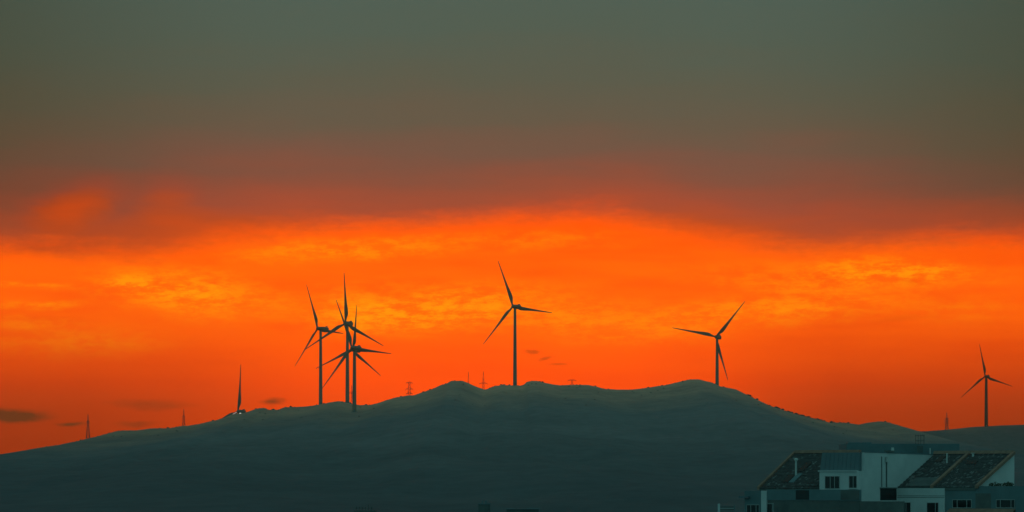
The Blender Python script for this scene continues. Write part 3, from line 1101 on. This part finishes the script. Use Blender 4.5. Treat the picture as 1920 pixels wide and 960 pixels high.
def on_roof(px, py, v0, z0, v1, z1, it=30):
    """where picture point (px,py) meets a roof plane"""
    a, b_ = 0.0, 1.0
    for _ in range(it):
        m = (a + b_) / 2
        v = v0 + (v1 - v0) * m
        z = z0 + (z1 - z0) * m
        if A(v, px, py)[1] > z:
            a = m
        else:
            b_ = m
    return A(v, px, py)[0], v, z


def vent(px, pytop, pybot, plane, r=.12, head=True):
    u, v, z = on_roof(px, pybot, *plane)
    h = (pybot - pytop) / F * 500
    pv, pf = lathe([(-.2, r), (h * .86, r * .9), (h * .87, r * 1.7 if head else r), (h * .97, r * 1.7 if head else r), (h, r * .6)], 10)
    o = link('vent_pipe', frompd('vent_pipe', pv, pf), pipe_m, apt)
    o.location = (u, v, z)


PL = (vL, zL, vT, zT)
PR = (vE, zE, vR, zR)
vent(1492.5, 858, 893, PL, .13)
vent(1775.5, 850, 870, PR, .09, False)
vent(1744, 840, 855, PR, .07, False)
vent(1824.5, 849, 857, PR, .14)


def skylight(px0, py0, px1, py1, plane, m=glass_m, name='skylight'):
    ua, va, za = on_roof(px0, py1, *plane)
    ub_, vb, zb_ = on_roof(px0, py0, *plane)
    wid = (px1 - px0) / F * 500 / CT
    up = .16
    return poly_prism(name, [(ua, va, za), (ua, vb, zb_), (ua, vb - .02, zb_ + up), (ua, va - .02, za + up)], (wid, 0, 0), m)


skylight(1494, 869, 1505, 886, PL)
skylight(1466, 893, 1477, 906, PL)
skylight(1479, 890, 1488, 906, PL, blue_m, 'roof_patch')
skylight(1752, 857, 1762, 868, PR)
skylight(1700, 898, 1745, 913, PR, dark_m, 'roof_patch')
skylight(1809, 866, 1826, 872, PR)
# loose rubble along the eave gutters
rb = random.Random(4)
vs, fs = [], []
for k in range(46):
    if k < 24:
        u = rb.uniform(u1 + .5, u2 + 1.5)
        v, z = vE + rb.uniform(-.02, .12), zE + .08
    else:
        u = rb.uniform(uL0 + .4, uD0 - .2)
        v, z = vL + rb.uniform(0, .5), zL + .1 + .3
    o = len(vs)
    a, b_, c = rb.uniform(.1, .45), rb.uniform(.08, .2), rb.uniform(.05, .16)
    for dz in (0, c):
        vs.extend([(u, v, z + dz), (u + a, v, z + dz), (u + a * .9, v + b_, z + dz * rb.uniform(.7, 1.2)), (u, v + b_, z + dz)])
    fs.extend([(o, o + 1, o + 5, o + 4), (o + 4, o + 5, o + 6, o + 7), (o + 1, o + 2, o + 6, o + 5), (o, o + 4, o + 7, o + 3), (o + 2, o + 3, o + 7, o + 6)])
rub = link('rubble', frompd('rubble', vs, fs), tile2_m, apt)
rub['kind'] = 'stuff'

# left lower front: parapet band, pilaster, windows
vP = vL - .55
poly_prism('parapet', [(A(vP, 1437, 918)[0], vP, A(vP, 1500, 938)[1]), (A(vP, 1612, 918)[0], vP, A(vP, 1500, 938)[1]),
                       (A(vP, 1612, 918)[0], vP, A(vP, 1500, 918)[1]), (A(vP, 1437, 918)[0], vP, A(vP, 1500, 918)[1])], (0, .3, 0), blue_m)
boxA('wall', vP + .06, 1437.5, 938.3, 1612, 960, .3, dark_m, z0=0)
boxA('pilaster', vP - .12, 1427, 920, 1437, 960, .5, white_m, z0=0)
boxA('wall', vP + .1, 1396, 920.5, 1426.8, 960, .3, blue_m, z0=0)
boxA('ledge', vP - .3, 1385, 930, 1402, 934, .39, clad_m)
window(vP + .1, 1400, 946, 1424, 972, (1408, 1418))
window(vP + .06, 1438, 944, 1451, 972, (1448.5,))
boxA('recess_panel', vP - .012, 1492, 919, 1517, 937, .009, dark_m).data.materials[0] = glass_m
boxA('recess_panel', vP - .012, 1576, 919, 1611, 937, .009, dark_m)
# low terrace wall in front of the blank wall
boxA('terrace_wall', vP - .2, 1612.5, 940, 1693, 960, .3, dark_m, z0=0)

# plants on the terrace
for label, px, w in (('dark low shrub on the terrace below the white gable, nearer the coping', 1866, 1.0),
                     ('dark low shrub on the terrace at the right end of the white gable', 1890, .9)):
    u, z = A(vB + 1.2, px, 909)
    p = O + EV * u + NV * (vB + 1.2)
    root = thing('shrub', label, 'shrub', (p.x, p.y, zB - .6), 'shrubs on the terrace')
    pot, potf = lathe([(0, .22), (.4, .3), (.42, .33), (.46, .33)], 10)
    link('pot', frompd('pot', pot, potf), cope_m, root)
    vs, fs = [], []
    for k in range(170):
        a = rb.uniform(0, 6.28)
        rr = w * math.sqrt(rb.random()) * .8
        h = .5 + rb.random() * .55 * (1.2 - rr / w * .7)
        c = Vector((rr * math.cos(a), rr * math.sin(a) * .6, h))
        d = Vector((rb.uniform(-1, 1), rb.uniform(-1, 1), rb.uniform(-.4, .8))).normalized() * .13
        e = d.orthogonal().normalized() * .06
        o = len(vs)
        vs.extend([c - d, c + e, c + d, c - e])
        fs.append((o, o + 1, o + 2, o + 3))
    link('foliage', frompd('foliage', vs, fs), leaf_m, root)

# small neighbour roof edge at the left: white post and slatted screen
p = px2w(1348, 972, 470)
fen = thing('balcony_screen', 'white post with dark slats left of the tiled block, at the bottom edge', 'screen', (p.x, p.y, 0))


def wbox(name, px0, py0, px1, py1, Y, d, m, parent, z0=None):
    a, c = px2w(px0, py1, Y), px2w(px1, py0, Y)
    zb = a.z if z0 is None else z0
    org = parent.location
    me = frompd(name, [(x - org.x, y - org.y, z - org.z) for x, y, z in
                       ((a.x, Y, zb), (c.x, Y, zb), (c.x, Y + d, zb), (a.x, Y + d, zb), (a.x, Y, c.z), (c.x, Y, c.z), (c.x, Y + d, c.z), (a.x, Y + d, c.z))],
                [(0, 1, 5, 4), (1, 2, 6, 5), (2, 3, 7, 6), (3, 0, 4, 7), (4, 5, 6, 7), (3, 2, 1, 0)])
    return link(name, me, m, parent)


wbox('post', 1346, 944.5, 1350, 975, 470, .2, white_m, fen, 0)
for py in (949.5, 954.5, 959.5):
    wbox('slat', 1350.3, py, 1376, py + 2.2, 470, .12, dark_m, fen)
wbox('rail', 1350.3, 952.6, 1376, 953.6, 470.02, .08, frame_m, fen)
wbox('post', 1376.3, 947, 1378, 975, 470, .2, blue_m, fen, 0)

# flat blue grey block behind, with an antenna rack
p = px2w(1690, 900, 575)
blk = thing('flat_block', 'flat topped dark blue grey block behind the blank white wall', 'building', (p.x, p.y, 0))
wbox('wall', 1588, 832, 1799, 900, 575, 14, blue_m, blk, 0)
wbox('stair_head', 1592, 829.5, 1634, 832.0, 576, 6, blue_m, blk)
rk = wbox('rack_base', 1720.5, 836, 1730.5, 849, 573, .9, dark_m, blk)
for px in (1717, 1721.5, 1726.5, 1732.5):
    wbox('rod', px - .5, 815, px + .5, 833.8, 573.4, .08, steel_m, blk)
for py in (816.5, 826):
    wbox('crossbar', 1716, py, 1733.5, py + 1, 573.5, .06, steel_m, blk)

# roofs that just reach into the bottom edge
p = px2w(690, 960, 640)
lo = thing('low_roof', 'dark roof edge with a row of upright bars at the bottom, left of centre', 'building', (p.x, p.y, 0))
wbox('wall', 664, 957, 704, 1000, 640, 9, dark_m, lo, 0)
for k in range(6):
    wbox('bar', 668 + k * 5.6, 950 if k != 4 else 945.5, 669.2 + k * 5.6, 956.8, 640.5, .1, steel_m, lo)
wbox('rail', 666, 952, 700, 953, 640.4, .08, steel_m, lo)
p = px2w(906, 960, 640)
lo = thing('chimney_stack', 'dark little chimney stack with two flues at the bottom centre', 'chimney', (p.x, p.y, 0))
wbox('stack', 897, 946, 919, 1000, 640, 1.2, dark_m, lo, 0)
wbox('cap', 895.5, 944, 920.5, 945.8, 639.9, 1.4, clad_m, lo)
for px in (905, 911):
    wbox('flue', px - 1.4, 938.5, px + 1.4, 943.8, 640.3, .3, clad_m, lo)
p = px2w(975, 960, 620)
lo = thing('flat_roof', 'dark flat roof edge just entering the bottom right of centre', 'building', (p.x, p.y, 0))
wbox('wall', 950, 955.5, 1010, 1000, 620, 8, dark_m, lo, 0)
wbox('parapet', 948.5, 953.5, 1011.5, 955.3, 619.8, 8.4, clad_m, lo)

# ================================================================ haze
hz = bpy.data.materials.new('haze_air')
hz.use_nodes = True
hn = hz.node_tree
hn.nodes.clear()
pvn = hn.nodes.new('ShaderNodeVolumePrincipled')
pvn.inputs['Color'].default_value = (0.95, 0.84, 0.60, 1)
pvn.inputs['Density'].default_value = 0.000014
pvn.inputs['Anisotropy'].default_value = 0.65
ho = hn.nodes.new('ShaderNodeOutputMaterial')
hn.links.new(pvn.outputs[0], ho.inputs['Volume'])
haze = link('haze', frompd('haze', [(x, y, z) for z in (-1, 225) for x, y in ((-9300, -6300), (9300, -6300), (9300, 9300), (-9300, 9300))],
                           [(0, 3, 2, 1), (4, 5, 6, 7), (0, 1, 5, 4), (1, 2, 6, 5), (2, 3, 7, 6), (3, 0, 4, 7)]), hz)
haze['kind'] = 'stuff'
